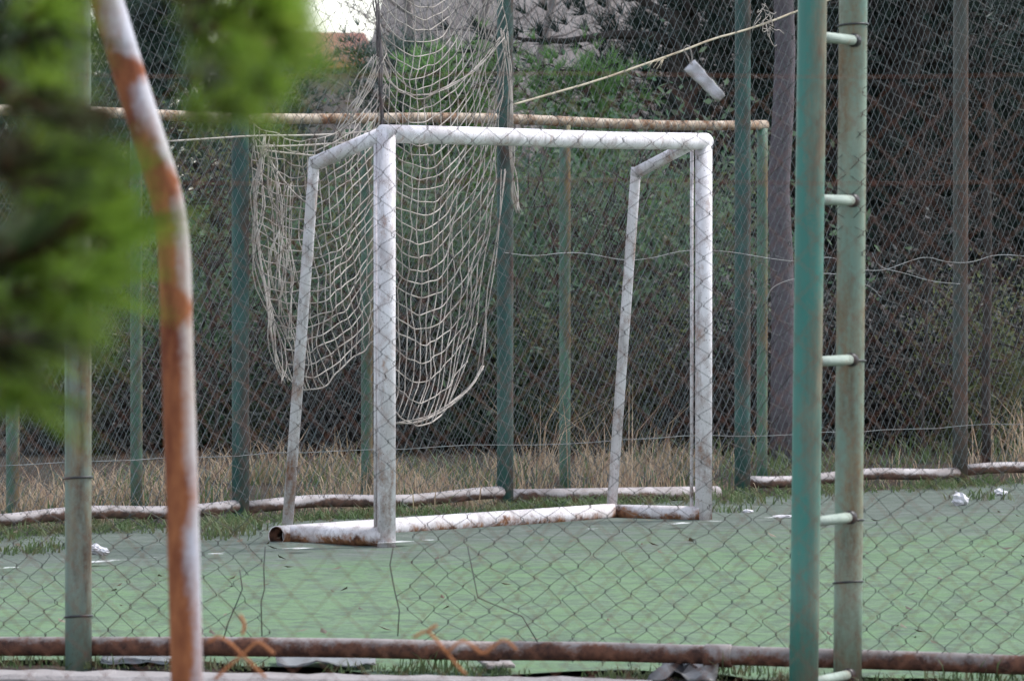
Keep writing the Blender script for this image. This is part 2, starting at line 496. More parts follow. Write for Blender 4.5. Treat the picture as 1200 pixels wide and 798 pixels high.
# bottom rails lie between the posts, slightly uneven
us = (-27, 282, 592, 870, 1125, 1385)
for a, b in zip(us[:-1], us[1:]):
    if a == 592: continue
    pa = far_at(a); pb = far_at(b)
    pts = []
    for i in range(9):
        p = pa.lerp(pb, i / 8); pts.append((p.x, p.y, .075 + .012 * math.sin(i * 1.1 + a)))
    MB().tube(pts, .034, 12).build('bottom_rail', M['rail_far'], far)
pa = far_at(592); pb = far_at(840)
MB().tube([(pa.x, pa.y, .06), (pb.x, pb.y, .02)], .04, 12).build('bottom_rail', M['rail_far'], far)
mm = MB(); tt = (P1 - P0); tt.z = 0; tt.normalize()
chain_mesh(mm, Vector((P0.x, P0.y, 0)) + fn * .058, tt, fn, flen, .10, FH, .060, .096, .0011, .002, sway=.035, seed=3)
tag(mm.build('wire_mesh', M['wire_far'], far, smooth=False), kind='stuff')
for z in (.35,):
    pts = [P0.lerp(P1, i / 40) for i in range(41)]
    pts = [(p.x + fn.x * .066, p.y + fn.y * .066, z + .02 * fbm((i * .4, z, 1), 3)) for i, p in enumerate(pts)]
    MB().tube(pts, .002, 5).build('straining_wire', M['wire_far'], far)

# ---- lower fence a step behind it, with a rusty top rail
BO = -.95
back = empty('chain_link_fence', far_at(160, BO), 'lower old fence with peeling orange top rail and thin pale green posts', 'fence')
def back_at(u): return hit(u, 585, FA, FB, BO)
for u in (-105, 15, 160, 430, 662, 893):
    if u == 15: continue
    p = back_at(u)
    post(back, (p.x, p.y, -.05), (p.x, p.y, 2.13), .033, M['green_far2'], n=14)
q = back_at(15); post(back, (q.x, q.y, -.05), (q.x, q.y, .85), .036, M['green_far2'], 'stub_post', n=12)
B0, B1 = back_at(-105), back_at(893)
blen = math.hypot(B1.x - B0.x, B1.y - B0.y)
MB().tube([(lambda p: (p.x, p.y, 2.15 + .012 * math.sin(i * .9)))(B0.lerp(B1 + tt * .03, i / 14)) for i in range(15)], .030, 14).build('top_rail', M['rail_top'], back)
mm = MB()
chain_mesh(mm, Vector((B0.x, B0.y, 0)) + fn * .04, tt, fn, blen - .02, .06, 2.12, .062, .090, .0009, .002, sway=.04, seed=12)
tag(mm.build('wire_mesh', M['wire_far'], back, smooth=False), kind='stuff')

# ---- near fence
near = empty('chain_link_fence', NA, 'torn chain-link fence on the near side of the pitch with rusty bottom rail', 'fence')
def near_at(u, v=780, off=0): return hit(u, v, NA, NB, off)
NH = 2.75
b = near_at(92); t_ = near_at(92.5, 0)
post(near, (b.x, b.y, -.05), (b.x, b.y, NH), .048, M['post_grey'])
b = near_at(993); t_ = hit(1000, 0, NA, NB)
lean = (t_.x - b.x) / (t_.z)
PB = Vector((b.x, b.y, 0))
post(near, (b.x, b.y, -.05), (b.x + lean * NH, b.y, NH), .0495, M['post_near'])
b2 = NB + ntg * 2.4; post(near, (b2.x, b2.y, -.05), (b2.x, b2.y, NH), .048, M['post_near'])
b3 = NA - ntg * 2.4; post(near, (b3.x, b3.y, -.05), (b3.x, b3.y, NH), .048, M['post_grey'])
# bottom rail: lengths of pipe set behind the posts
def rail_pts(us, dz):
    out = []
    for u, v in us:
        p = hit(u, v, NA, NB, -.055); p.z = max(p.z, .02)
        out.append(p)
    return out
MB().tube(rail_pts([(-260, 758), (-100, 757), (0, 757), (100, 757), (250, 757), (420, 759), (585, 763)], 0), .035, 14).build('bottom_rail', M['rail_rust'], near)
MB().tube(rail_pts([(580, 762), (700, 763), (840, 767), (1000, 772), (1100, 775), (1200, 779), (1400, 786)], 0), .034, 14).build('bottom_rail', M['rail_rust'], near)
# rail collar
p = hit(842, 768, NA, NB, -.055); d = ntg * .05
MB().tube([p - d, p - d * .9, p + d * .9, p + d], [.036, .041, .041, .036], 12).build('collar', M['rail_rust'], near)
NL0 = NA - ntg * 2.4; nlen = (b2 - b3).length
s_tear0 = (near_at(302) - NL0).length; s_tear1 = (near_at(478) - NL0).length
def hole(s, z):
    if z > .62 + .10 * math.sin(s * 9): return False
    e = .05 * math.sin(z * 17) + .03 * math.sin(z * 41)
    lo = s_tear0 + e; hi = s_tear1 + e * .8 - (z - .1) * .12
    return lo < s < hi
mm = MB()
chain_mesh(mm, Vector((NL0.x, NL0.y, 0)) + nn * -.05, ntg, nn, nlen, .05, NH, .098, .082, .0014, .006, hole, sway=.15, seed=21, twist=.055)
tag(mm.build('wire_mesh', M['wire_near'], near, smooth=False), kind='stuff')
# loose torn strands hanging down
for us in ([(311, 640), (309, 665), (310, 690), (306, 705), (307, 745)], [(461, 640), (457, 662), (462, 690), (468, 715), (466, 745)], [(281, 668), (284, 690), (278, 705), (268, 728), (262, 748)], [(548, 640), (560, 700), (612, 722), (630, 752)]):
    MB().tube([hit(u, v, NA, NB, .045) for u, v in us], .0022, 5).build('loose_strand', M['wire_near'], near)
tm = [(PB.x, PB.y, v) for v in (30, 424, 610, 682)]
for (px, py, v) in tm:
    c = hit(996, v, NA, NB); m = MB(); ring(m, (PB.x + lean * c.z, PB.y, c.z), .053, .0035); m.build('tie_wire', M['black_plastic'], near)
for v in (722, 560):
    c = hit(92, v, NA, NB); m = MB(); ring(m, (NA.x, NA.y, c.z), .051, .004); m.build('tie_wire', M['black_plastic'], near)

# ---- ladder fixed to the near fence post
DY = .42
lb = gnd(942, 800); lb = Vector(((942 - 600) / F * (PB.y - DY), PB.y - DY, 0))
lad = empty('steel_ladder', lb, 'teal green single-pole ladder with short rungs welded to the fence post', 'ladder')
lt = at(952, 0, lb.y); ll = (lt.x - lb.x) / lt.z
post(lad, (lb.x, lb.y, -.06), (lb.x + ll * 3.0, lb.y, 3.0), .0495, M['green_ladder'], 'pole', 22)
for v in (43, 234, 424, 612, -148, 800):
    z = at(960, v, lb.y).z
    a = Vector((lb.x + ll * z + .02, lb.y, z)); b = Vector((PB.x + lean * z, PB.y - .045, z - .002))
    r_ = MB().tube([a, a.lerp(b, .5), b], .018, 12).build('rung', M['rung'], lad)
    m = MB(); d = (b - a).normalized()
    m.tube([b - d * .02, b - d * .005, b + d * .006], [.019, .024, .027], 12); m.build('weld', M['black_plastic'], r_)

# ---- nearest fence: bent post and a rusty open mesh hung from it
YP = 12.0
pp = [(228, 1165), (222, 900), (219, 798), (214, 600), (210, 480), (207, 400), (206, 340), (204, 290), (199.5, 250), (191, 215), (182, 185), (170, 148), (156, 103), (140, 50), (125, 0), (95, -95), (65, -190)]
pw = [at(u, v, YP) for u, v in pp]
pw[0].z = -.05
nf = empty('chain_link_fence', (pw[0].x, YP, 0), 'rust-streaked white bent post with open rusty wire mesh in front of the near fence', 'fence')
# smooth the bend
def smooth(pts, it=2):
    for _ in range(it):
        q = [pts[0]]
        for a, b in zip(pts[:-1], pts[1:]): q += [a.lerp(b, .25), a.lerp(b, .75)]
        pts = q + [pts[-1]]
    return pts
MB().tube(smooth(pw), .0335, 20).build('bent_post', M['bent'], nf)
xr = at(1310, 400, YP).x
post(nf, (xr, YP, -.05), (xr, YP, 2.0), .033, M['bent'])
xl = pw[0].x - 2.1
post(nf, (xl, YP, -.05), (xl, YP, 2.0), .033, M['bent'])
mm = MB()
chain_mesh(mm, Vector((xl, YP + .038, 0)), Vector((1, 0, 0)), Vector((0, -1, 0)), xr - xl, .03, 1.9, .078, .082, .0009, .003, sway=.02, seed=31)
tag(mm.build('wire_mesh', M['wire_rust'], nf, smooth=False), kind='stuff')
for v in (88, 213):
    z = at(600, v, YP).z
    MB().tube([(xl + (xr - xl) * i / 20, YP + .036, z + .004 * math.sin(i)) for i in range(21)], .0008, 5).build('straining_wire', M['wire_rust'], nf)
# ------------------------------------------------------------------ goal
gl = gnd(453, 640); gr = gnd(824.5, 609)
gd = (gr - gl).normalized(); gb = Vector((-gd.y, gd.x, 0))          # gb points to the back of the goal
goal = empty('football_goal', gl, 'white rust-spotted metal football goal without its net, standing on the pitch', 'goal')
Z = Vector((0, 0, 1))
HL, HR = at(453, 157, gl.y).z, at(824, 166, gr.y).z
PR = .0450
ltop = gl + Z * HL; rtop = gr + Z * HR
MB().tube([gl - Z * .01, gl + Z * HL * .5, ltop], PR, 22).build('post', M['goal_white'], goal)
MB().tube([gr - Z * .01, gr + Z * HR * .5, rtop], PR, 22).build('post', M['goal_white'], goal)
ca, cb = ltop - gd * .03, rtop + gd * .04
MB().tube([ca, ca.lerp(cb, .3), ca.lerp(cb, .7) - Z * .006, cb - gd * .02, cb], [PR, PR, PR, PR, PR * .8], 22).build('crossbar', M['goal_white'], goal)
for g_, H_ in ((gl, HL), (gr, HR)):
    o_ = at(440 if g_ is gl else 810.5, 400, g_.y + .03); o_.z = 0
    MB().tube([o_ + Z * .05, o_ + Z * (H_ - .03)], .009, 8).build('net_rod', M['goal_white'], goal)
lrt = ltop + gb * .43; lrt.z = at(366, 192, lrt.y).z
rrt = rtop + gb * .42; rrt.z = at(745, 203, rrt.y).z
MB().tube([ltop + gb * .02, lrt], .036, 18).build('top_brace', M['goal_white'], goal)
rs = rtop - gd * .14 - Z * .02
rrt2 = at(745, 203, rrt.y)
MB().tube([rs, rrt2], .032, 18).build('top_brace', M['goal_white'], goal)
lrb = gl + gb * .58; rrb = gr + gb * .57
lrb.z = .06; rrb.z = .05
def stan(top, bot): MB().tube([top + (top - bot).normalized() * .03, top, bot], .0275, 16).build('stanchion', M['goal_white'], goal)
stan(lrt, at(337, 614, lrb.y)); stan(rrt2, at(717, 592, rrb.y))
e0 = at(324, 628, lrb.y + .05); e1 = at(718, 601, rrb.y - .03)
MB().hollow(e0, e1, .051, .045).build('base_bar', M['goal_base'], goal)
MB().tube([e0 - (e1 - e0).normalized() * .002, e0 + (e1 - e0).normalized() * .3], .0445, 18, cap=False).build('pipe_bore', M['bore'], goal)
MB().tube([e0 + (e1 - e0).normalized() * .10, gl + Z * .05], .048, 18).build('base_bar', M['goal_base'], goal)
MB().tube([e1 + Z * .005, gr + Z * .03 - gd * .02], .042, 18).build('base_bar', M['goal_base'], goal)

# ------------------------------------------------------------------ torn net hung on the far fence
def np_(u, v, off): return hit(u, v, FA, FB, off)
net = empty('torn_net', np_(447, 500, .16), 'torn knotted cord net hanging in swags from the far fence behind the goal', 'net')
def interp(tab, x):
    if x <= tab[0][0]: return tab[0][1]
    for (a, fa), (b, fb) in zip(tab[:-1], tab[1:]):
        if x <= b: return fa + (fb - fa) * (x - a) / (b - a)
    return tab[-1][1]
def net_panel(rows, leftx, rightx, vfun, ncol, name, seed, r=.0033, colshift=None):
    """rows: list of b values; leftx/rightx: functions of the row index"""
    rnd = random.Random(seed)
    m = MB()
    grid = []
    for k, b in enumerate(rows):
        line = []
        xl_, xr_ = leftx(k), rightx(k)
        for i in range(ncol + 1):
            s = i / ncol
            x = xl_ + (xr_ - xl_) * s
            v = vfun(x, b)
            off = .13 + .07 * math.sin(x * .045 + seed) + .05 * math.sin(b * .02 + x * .02) + .02 * fbm((x * .05, b * .05, seed), 2)
            line.append((x + rnd.uniform(-2, 2) + 9 * fbm((x * .02, b * .012, seed + 3), 3), v + rnd.uniform(-2, 2) + 7 * fbm((x * .018, b * .02, seed + 7), 3), max(off, .07)))
        grid.append(line)
    W = [[np_(*q) for q in line] for line in grid]
    for line in W: m.tube(smooth(line, 1), r, 5)
    for i in range(ncol + 1):
        c = [W[k][i] for k in range(len(rows))]
        m.tube(smooth(c, 1), r * .9, 5)
    # heavier hem at the bottom
    m.tube(smooth(W[-1], 1), r * 1.3, 6)
    return m.build(name, M['net'], net)
rowsR = [-58 + i * 13.5 for i in range(24)] + [268 + i * 16.5 for i in range(7)] + [385, 404, 425, 447, 471, 497]
def rX(k):
    b = rowsR[k]
    return interp([(-58, 590), (112, 586), (180, 592), (250, 588), (300, 580), (350, 573), (400, 568), (440, 562), (470, 550), (497, 530)], b)
def vR(x, b):
    d = x - 492
    return b - (.0155 * d * d if d > 0 else .018 * d * d)
net_panel(rowsR, lambda k: 446, rX, vR, 16, 'net_panel', 5)
rowsL = [168 + i * 12.5 for i in range(15)] + [356 + i * 14.5 for i in range(8)]
def lX(k): return interp([(168, 297), (300, 300), (360, 316), (410, 332), (460, 345)], rowsL[k])
def vL(x, b):
    d = x - 352
    return b - (.0085 * d * d if d > 0 else .006 * d * d)
net_panel(rowsL, lX, lambda k: 449, vL, 17, 'net_panel', 9)
# gathered cords: bunches of strands
def bunch(path, n, spread, mat, name='gathered_cords', r=.004, seed=1):
    rnd = random.Random(seed); m = MB()
    for q in range(n):
        ph = rnd.uniform(0, 6.28); a = rnd.uniform(.2, 1) * spread
        pts = []
        for i, (u, v) in enumerate(path):
            pts.append(np_(u + a * math.sin(ph + i * 1.3) + rnd.uniform(-1, 1), v + rnd.uniform(-3, 3), .15 + .04 * math.sin(ph + i)))
        m.tube(smooth(pts, 1), r, 5)
    return m.build(name, mat, net)
bunch([(436, -40), (440, 0), (442, 30), (444, 60), (446, 95), (450, 140), (449, 200), (448, 300), (447, 415)], 7, 4, M['net_dark'], seed=2)
bunch([(306, 163), (304, 190), (300, 220), (303, 250), (300, 290), (306, 330), (314, 365), (322, 400), (330, 430), (336, 447)], 9, 12, M['net'], r=.003, seed=4)
bunch([(318, 168), (322, 200), (318, 230), (326, 260), (322, 300), (330, 340)], 5, 12, M['net'], r=.003, seed=6)
bunch([(590, 36), (596, 90), (598, 140), (601, 180), (604, 205), (602, 228), (606, 248)], 6, 6, M['net'], r=.0032, seed=8)
bunch([(590, 200), (584, 260), (578, 310), (572, 350), (568, 400), (562, 432)], 3, 3, M['net'], r=.003, seed=18)
bunch([(335, 215), (330, 260), (338, 310), (332, 360), (342, 400)], 5, 12, M['net'], r=.003, seed=19)
bunch([(566, 430), (552, 452), (533, 470), (508, 487), (486, 494), (464, 498)], 4, 2.5, M['net'], seed=10)
bunch([(440, 65), (425, 95), (413, 130), (405, 160), (398, 190)], 9, 16, M['net'], r=.0028, seed=12)
bunch([(588, 42), (560, 78), (530, 100), (495, 114), (462, 104), (445, 70)], 3, 6, M['net'], r=.003, seed=14)
for pts in ([(196, 166), (240, 163), (300, 159), (360, 159), (420, 156), (450, 150)], [(300, 172), (350, 171), (410, 167)], [(306, 176), (340, 180), (372, 183)], [(310, 178), (327, 205), (345, 228), (362, 240)]):
    MB().tube(smooth([np_(u, v, .12) for u, v in pts], 1), .0055, 6).build('support_cord', M['net'], net)

# rope and loose wires on the far fence
rp = [(598, 124), (640, 112), (700, 95), (760, 74), (800, 60), (835, 46), (866, 38), (900, 27), (935, 13), (1000, -10), (1125, -58)]
m = MB(); rp3 = smooth([np_(u, v, .075) for u, v in rp], 1)
m.tube(rp3, .0065, 7)
for k in range(10):
    u = 772 + random.uniform(-6, 6); m.tube([np_(u, 70, .08), np_(u + random.uniform(-10, 14), 70 + random.uniform(-4, 12), .10)], .002, 4)
tag(m.build('rope', M['rope']), 'tan frayed rope strung upward between posts of the far fence', 'rope')
m = MB()
rnd = random.Random(3)
for k in range(16):
    p = (896 + rnd.uniform(-8, 8), 18 + rnd.uniform(-14, 14)); pts = [np_(p[0], p[1], .09)]
    for i in range(3):
        p = (p[0] + rnd.uniform(-9, 9), p[1] + rnd.uniform(-6, 14)); pts.append(np_(p[0], p[1], .09))
    m.tube(smooth(pts, 1), .0022, 4)
tag(m.build('string_tangle', M['net']), 'pale tangle of string snagged on the rope beside a green post', 'string')
def loose(name, pts, label, r=.0024):
    m = MB(); m.tube(smooth([np_(u, v, .085) for u, v in pts], 2), r, 5)
    tag(m.build(name, M['wire_loose']), label, 'wire')
loose('loose_wire', [(590, 296), (625, 301), (660, 296), (690, 297), (730, 306), (765, 303), (800, 293), (850, 294), (900, 303), (940, 308), (975, 299), (1000, 316), (1035, 318), (1060, 308), (1085, 300), (1110, 308), (1140, 308), (1165, 298), (1200, 300), (1240, 306)], 'wavy grey wire running along the far fence at chest height')
loose('loose_wire', [(1022, 296), (1030, 314), (1060, 320), (1090, 330), (1125, 333)], 'short stray grey wire curling down to the right-hand dark fence post')
loose('loose_wire', [(898, 352), (903, 338), (918, 330), (935, 326), (975, 318), (1020, 335), (1032, 348)], 'arched stray grey wire behind the teal ladder pole')

# white plastic strip snagged in the near fence
def strip():
    m = MB(); n = 10
    A, B = (808, 76), (846, 116)
    for i in range(n + 1):
        t = i / n; u = A[0] + (B[0] - A[0]) * t; v = A[1] + (B[1] - A[1]) * t
        hw = 8.5 - 2.5 * t + random.uniform(-.8, .8)
        for s, o_ in ((-1, .0), (-.3, .018), (.3, .006), (1, .02)):
            m.v.append(hit(u + s * hw * .72, v - s * hw * .69, NA, NB, -.042 + o_ * (1 + .5 * math.sin(i * 1.7))))
    for i in range(n):
        for j in range(3):
            b = i * 4 + j; m.f.append((b, b + 1, b + 5, b + 4))
    o = m.build('plastic_strip', M['white_plastic']); sm = o.modifiers.new('s', 'SOLIDIFY'); sm.thickness = .003
    t3 = [hit(u, v, NA, NB, -.03) for u, v in ((810, 78), (806, 66), (800, 58), (806, 52), (811, 62), (811, 78))]
    MB().tube(smooth(t3, 1), .0016, 5).build('tie_string', M['net'], o)
    tag(o, 'slanting strip of white plastic snagged in the fence wire above the goal', 'plastic')
strip()

# ------------------------------------------------------------------ litter
def crumple(name, p, size, mat, label, cat, seed, flat=.6, tilt=0):
    rnd = random.Random(seed)
    m = MB(); nu, nv = 12, 7
    for j in range(nv + 1):
        th = math.pi * j / nv
        for i in range(nu):
            ph = 2 * math.pi * i / nu
            d = Vector((math.sin(th) * math.cos(ph), math.sin(th) * math.sin(ph), math.cos(th)))
            r = size * (1 + .55 * fbm((d * 2.3 + Vector((seed, 0, 0)))[:], 3) + rnd.uniform(-.12, .12))
            q = d * r; q.z *= flat
            m.v.append(Vector(p) + q + Vector((0, 0, size * flat * .75)))
    for j in range(nv):
        for i in range(nu):
            i2 = (i + 1) % nu
            m.f.append((j * nu + i, (j + 1) * nu + i, (j + 1) * nu + i2, j * nu + i2))
    o = m.build(name, mat, smooth=False); tag(o, label, cat); return o
crumple('plastic_bag', gnd(1125, 592), .042, M['white_plastic'], 'crumpled white plastic bag on the weeds at the foot of a dark post', 'litter', 3, .9)
crumple('paper_scrap', gnd(1172, 580), .034, M['white_plastic'], 'small dull white scrap lying against the far rail', 'litter', 8, .6)
crumple('paper_scrap', gnd(112, 648), .035, M['white_plastic'], 'crumpled white paper scrap on the turf beside the grey post', 'litter', 14, .7)
crumple('paper_scrap', gnd(122, 649), .024, M['white_plastic'], 'tiny white paper scrap touching a bigger one by the grey post', 'litter', 15, .7)
crumple('foam_chip', gnd(918, 607), .05, M['white_plastic'], 'flat white foam chip at the pitch edge by the ladder', 'litter', 22, .2)
crumple('foam_chip', gnd(876, 601), .03, M['white_plastic'], 'small white chip among weeds right of the goal', 'litter', 23, .4)

def bent_sheet(name, corners, mat, label, cat, amp=.02, seed=0, thick=.004):
    """thin bent sheet on the ground given by four ground points with heights"""
    m = MB(); n = 10
    c = [Vector(q) for q in corners]
    for i in range(n + 1):
        for j in range(n + 1):
            a = c[0].lerp(c[1], i / n); b = c[3].lerp(c[2], i / n)
            p = a.lerp(b, j / n) + Vector((0, 0, amp * fbm((i * .35, j * .35, seed), 3)))
            p.z = max(p.z, .006)
            m.v.append(p)
    for i in range(n):
        for j in range(n):
            b = i * (n + 1) + j; m.f.append((b, b + n + 1, b + n + 2, b + 1))
    o = m.build(name, mat); s = o.modifiers.new('s', 'SOLIDIFY'); s.thickness = thick
    tag(o, label, cat)
def gz(u, v, z): p = gnd(u, v); p.z = z; return p
bent_sheet('plastic_sheet', (gz(758, 799, .01), gz(838, 800, .01), gz(846, 786, .06), gz(790, 781, .05)), M['black_plastic'], 'crumpled black plastic sheet lying under the rusty rail', 'plastic', .05, 4)
bent_sheet('metal_offcut', (gz(118, 779, .01), gz(196, 780, .01), gz(205, 771, .035), gz(122, 770, .04)), M['grey_sheet'], 'dull grey sheet offcut lying beside the base of the grey post', 'offcut', .015, 7)
bent_sheet('metal_offcut', (gz(325, 782, .01), gz(440, 782, .01), gz(440, 774, .03), gz(322, 774, .03)), M['grey_sheet'], 'long dark grey strip lying in the gap below the rail', 'offcut', .02, 9)
bent_sheet('broken_tile', (gz(572, 786, .02), gz(604, 785, .02), gz(590, 777, .04), gz(558, 779, .03)), M['concrete'], 'broken pale tile lying between the rail and the kerb', 'tile', .006, 11, .012)

# orange strap scraps woven through the open rusty mesh
def straps(name, segs, label, w_=.0036):
    m = MB()
    for k, seg in enumerate(segs):
        pts = [at(u, v, YP + .03 - .006 * k) for u, v in seg]
        m.tube(smooth(pts, 1), w_, 6)
    tag(m.build(name, M['orange']), label, 'strap')
straps('orange_strap', [[(244, 752), (256, 745), (270, 753), (284, 767), (298, 781), (312, 794)], [(252, 796), (266, 782), (284, 767), (298, 753), (305, 752), (321, 766)], [(284, 744), (287, 730), (281, 720)]], 'crossed orange straps in the wire mesh just beside the bent post')
straps('orange_strap', [[(484, 747), (500, 738), (510, 748), (524, 765), (536, 780), (546, 790)], [(512, 732), (500, 740)], [(524, 765), (540, 749), (552, 755), (566, 768), (580, 755), (592, 748), (606, 762)]], 'zigzag of orange straps in the wire mesh further along from the bent post')

# ------------------------------------------------------------------ vegetation builders
def tuft(m, p, d, n, L, wd, rnd, spread=.8):
    d = d.normalized()
    x = d.orthogonal().normalized(); y = d.cross(x)
    for i in range(n):
        a = rnd.uniform(0, 6.283); s = spread * math.sqrt(rnd.random())
        q = (d + (x * math.cos(a) + y * math.sin(a)) * s).normalized()
        l = L * rnd.uniform(.7, 1.1)
        side = q.cross(Vector((rnd.uniform(-1, 1), rnd.uniform(-1, 1), rnd.uniform(-1, 1)))).normalized() * wd
        b = len(m.v)
        m.v += [p - side, p + side, p + q * l]
        m.f.append((b, b + 1, b + 2))
def limb(m, a, b, r0, r1, rnd, n=5, wob=.06, sag=0):
    pts = []; L = (b - a).length
    for i in range(n + 1):
        t = i / n
        p = a.lerp(b, t) + Vector((rnd.uniform(-1, 1), rnd.uniform(-1, 1), rnd.uniform(-1, 1))) * wob * L * (0 if i in (0, n) else 1)
        p.z += sag * math.sin(t * math.pi) * L
        pts.append(p)
    m.tube(pts, [r0 + (r1 - r0) * i / n for i in range(n + 1)], 5)
    return pts
def make_pine(seed, h, rad, crown0, nb, per, needles, L, wd, mat, label, cat='tree', bark='bark', up=.35, name='pine_tree'):
    """conifer built at the origin: trunk with limbs, crown of needle tufts"""
    rnd = random.Random(seed)
    root = empty(name, (0, 0, 0), label, cat)
    tm = MB(); cm = MB()
    tp = [Vector((.06 * h * fbm((seed, i * .5, 0), 2) * (i > 0), .06 * h * fbm((seed, 9, i * .5), 2) * (i > 0), h * .97 * i / 8 - (.05 if i == 0 else 0))) for i in range(9)]
    r0 = .028 * h + .02
    tm.tube(tp, [r0 * (1 - .9 * i / 8) for i in range(9)], 9)
    for k in range(nb):
        z = crown0 + (h - crown0) * ((k + rnd.random()) / nb)
        f = (z - crown0) / (h - crown0)
        a = k * 2.4 + rnd.uniform(-.5, .5)
        prof = math.sin(min(1, f * 1.15 + .18) * math.pi) ** .7 if f < .85 else .35
        ln = rad * max(.2, prof) * rnd.uniform(.65, 1.15)
        i = min(7, int(z / h * 8)); st = tp[i].lerp(tp[i + 1], z / h * 8 - i) if z < h * .97 else tp[8]
        en = st + Vector((math.cos(a) * ln, math.sin(a) * ln, ln * up * rnd.uniform(.2, 1.3)))
        pts = limb(tm, st, en, r0 * .3 * (1 - .6 * f), .006, rnd, 5, .05)
        for q in range(per):
            t = rnd.uniform(.25, 1) ** .7
            j = min(4, int(t * 5)); p = pts[j].lerp(pts[j + 1], t * 5 - j)
            o = Vector((rnd.gauss(0, 1), rnd.gauss(0, 1), rnd.gauss(0, .8))) * (.14 * ln + .05)
            e = p + o
            if rnd.random() < .35: tm.tube([p, e], [.005, .003], 3, cap=False)
            d = (o.normalized() * .6 + (en - st).normalized() * .5 + Vector((0, 0, .55)))
            tuft(cm, e, d, needles, L, wd, rnd)
    tuft(cm, tp[8], Vector((0, 0, 1)), needles * 3, L * 1.3, wd, rnd, .5)
    tm.build('trunk', M[bark], root)
    cm.build('crown', M[mat], root, smooth=False)
    return root
def make_shrub(seed, h, rad, stems, per, leaf, mat, label, cat='shrub', name='shrub', low=.05):
    rnd = random.Random(seed)
    root = empty(name, (0, 0, 0), label, cat)
    tm = MB(); cm = MB()
    for k in range(stems):
        a = rnd.uniform(0, 6.28); q = math.sqrt(rnd.random())
        en = Vector((math.cos(a) * rad * q, math.sin(a) * rad * q, h * rnd.uniform(.45, 1) * (1 - .35 * q * q)))
        st = Vector((math.cos(a) * rad * .18, math.sin(a) * rad * .18, -.05))
        pts = limb(tm, st, en, .02, .004, rnd, 6, .06, .05)
        cl = [pts[j].lerp(pts[j + 1], rnd.random()) + Vector((rnd.gauss(0, .16), rnd.gauss(0, .16), rnd.gauss(0, .12))) * rad for j in range(6) for _ in range(2)]
        for q in range(per):
            c = rnd.choice(cl); sp = .10 + .10 * rad
            p = c + Vector((rnd.gauss(0, sp), rnd.gauss(0, sp), rnd.gauss(0, sp)))
            if p.z < low: p.z = low + rnd.random() * .3
            n_ = Vector((rnd.uniform(-1, 1), rnd.uniform(-1, 1), rnd.uniform(-.3, 1))).normalized()
            x = n_.orthogonal().normalized() ; x.rotate(Matrix.Rotation(rnd.uniform(0, 6.28), 3, n_)); y = n_.cross(x)
            l = leaf * rnd.uniform(.6, 1.3); wd = l * rnd.uniform(.28, .45)
            b = len(cm.v)
            cm.v += [p - x * l, p - y * wd, p + x * l, p + y * wd]
            cm.f.append((b, b + 1, b + 2, b + 3))
    tm.build('stem', M['bark'], root)
    cm.build('foliage', M[mat], root, smooth=False)
    return root
def make_bare(seed, h, label, mat='twig', name='bare_tree', nb=26, dens=9, thick=.028, cat='tree'):
    rnd = random.Random(seed)
    root = empty(name, (0, 0, 0), label, cat)
    tm = MB(); bm_ = MB()
    top = Vector((rnd.uniform(-.2, .2), rnd.uniform(-.2, .2), h))
    tp = limb(tm, Vector((0, 0, -.05)), top, thick * h, .010 if thick > .02 else .004, rnd, 8, .03)
    for k in range(nb):
        z = rnd.uniform(.12, .98); j = min(7, int(z * 8)); st = tp[j].lerp(tp[j + 1], z * 8 - j)
        a = rnd.uniform(0, 6.28); ln = h * .33 * rnd.uniform(.5, 1.1) * (1.1 - .5 * z)
        en = st + Vector((math.cos(a) * ln, math.sin(a) * ln, ln * rnd.uniform(.3, 1.2)))
        pts = limb(bm_, st, en, min(.03, thick * h * .5) * (1.1 - z) + .002, min(.006, thick * h * .25), rnd, 5, .06)
        for q in range(dens):
            t = rnd.uniform(.2, 1); jj = min(4, int(t * 5)); p = pts[jj].lerp(pts[jj + 1], t * 5 - jj)
            e = p + (Vector((rnd.gauss(0, 1), rnd.gauss(0, 1), rnd.gauss(.4, .8)))).normalized() * ln * rnd.uniform(.25, .55)
            p2 = limb(bm_, p, e, .008, .003, rnd, 3, .08)
            for w_ in range(4):
                f = p2[rnd.randint(1, 3)]
                bm_.tube([f, f + Vector((rnd.gauss(0, 1), rnd.gauss(0, 1), rnd.gauss(.3, .8))).normalized() * ln * .22], [.004, .002], 3, cap=False)
    tm.build('trunk', M[mat], root); bm_.build('branches', M[mat], root)
    return root
def place(root, u, Y, s=1.0, rz=0, label=None, z=-.03, group=None):
    p = at(u, 300, Y)
    root.location = (p.x, p.y, z); root.rotation_euler = (0, 0, rz); root.scale = (s, s, s)
    if label: root['label'] = label
    if group: root['group'] = group
    return root

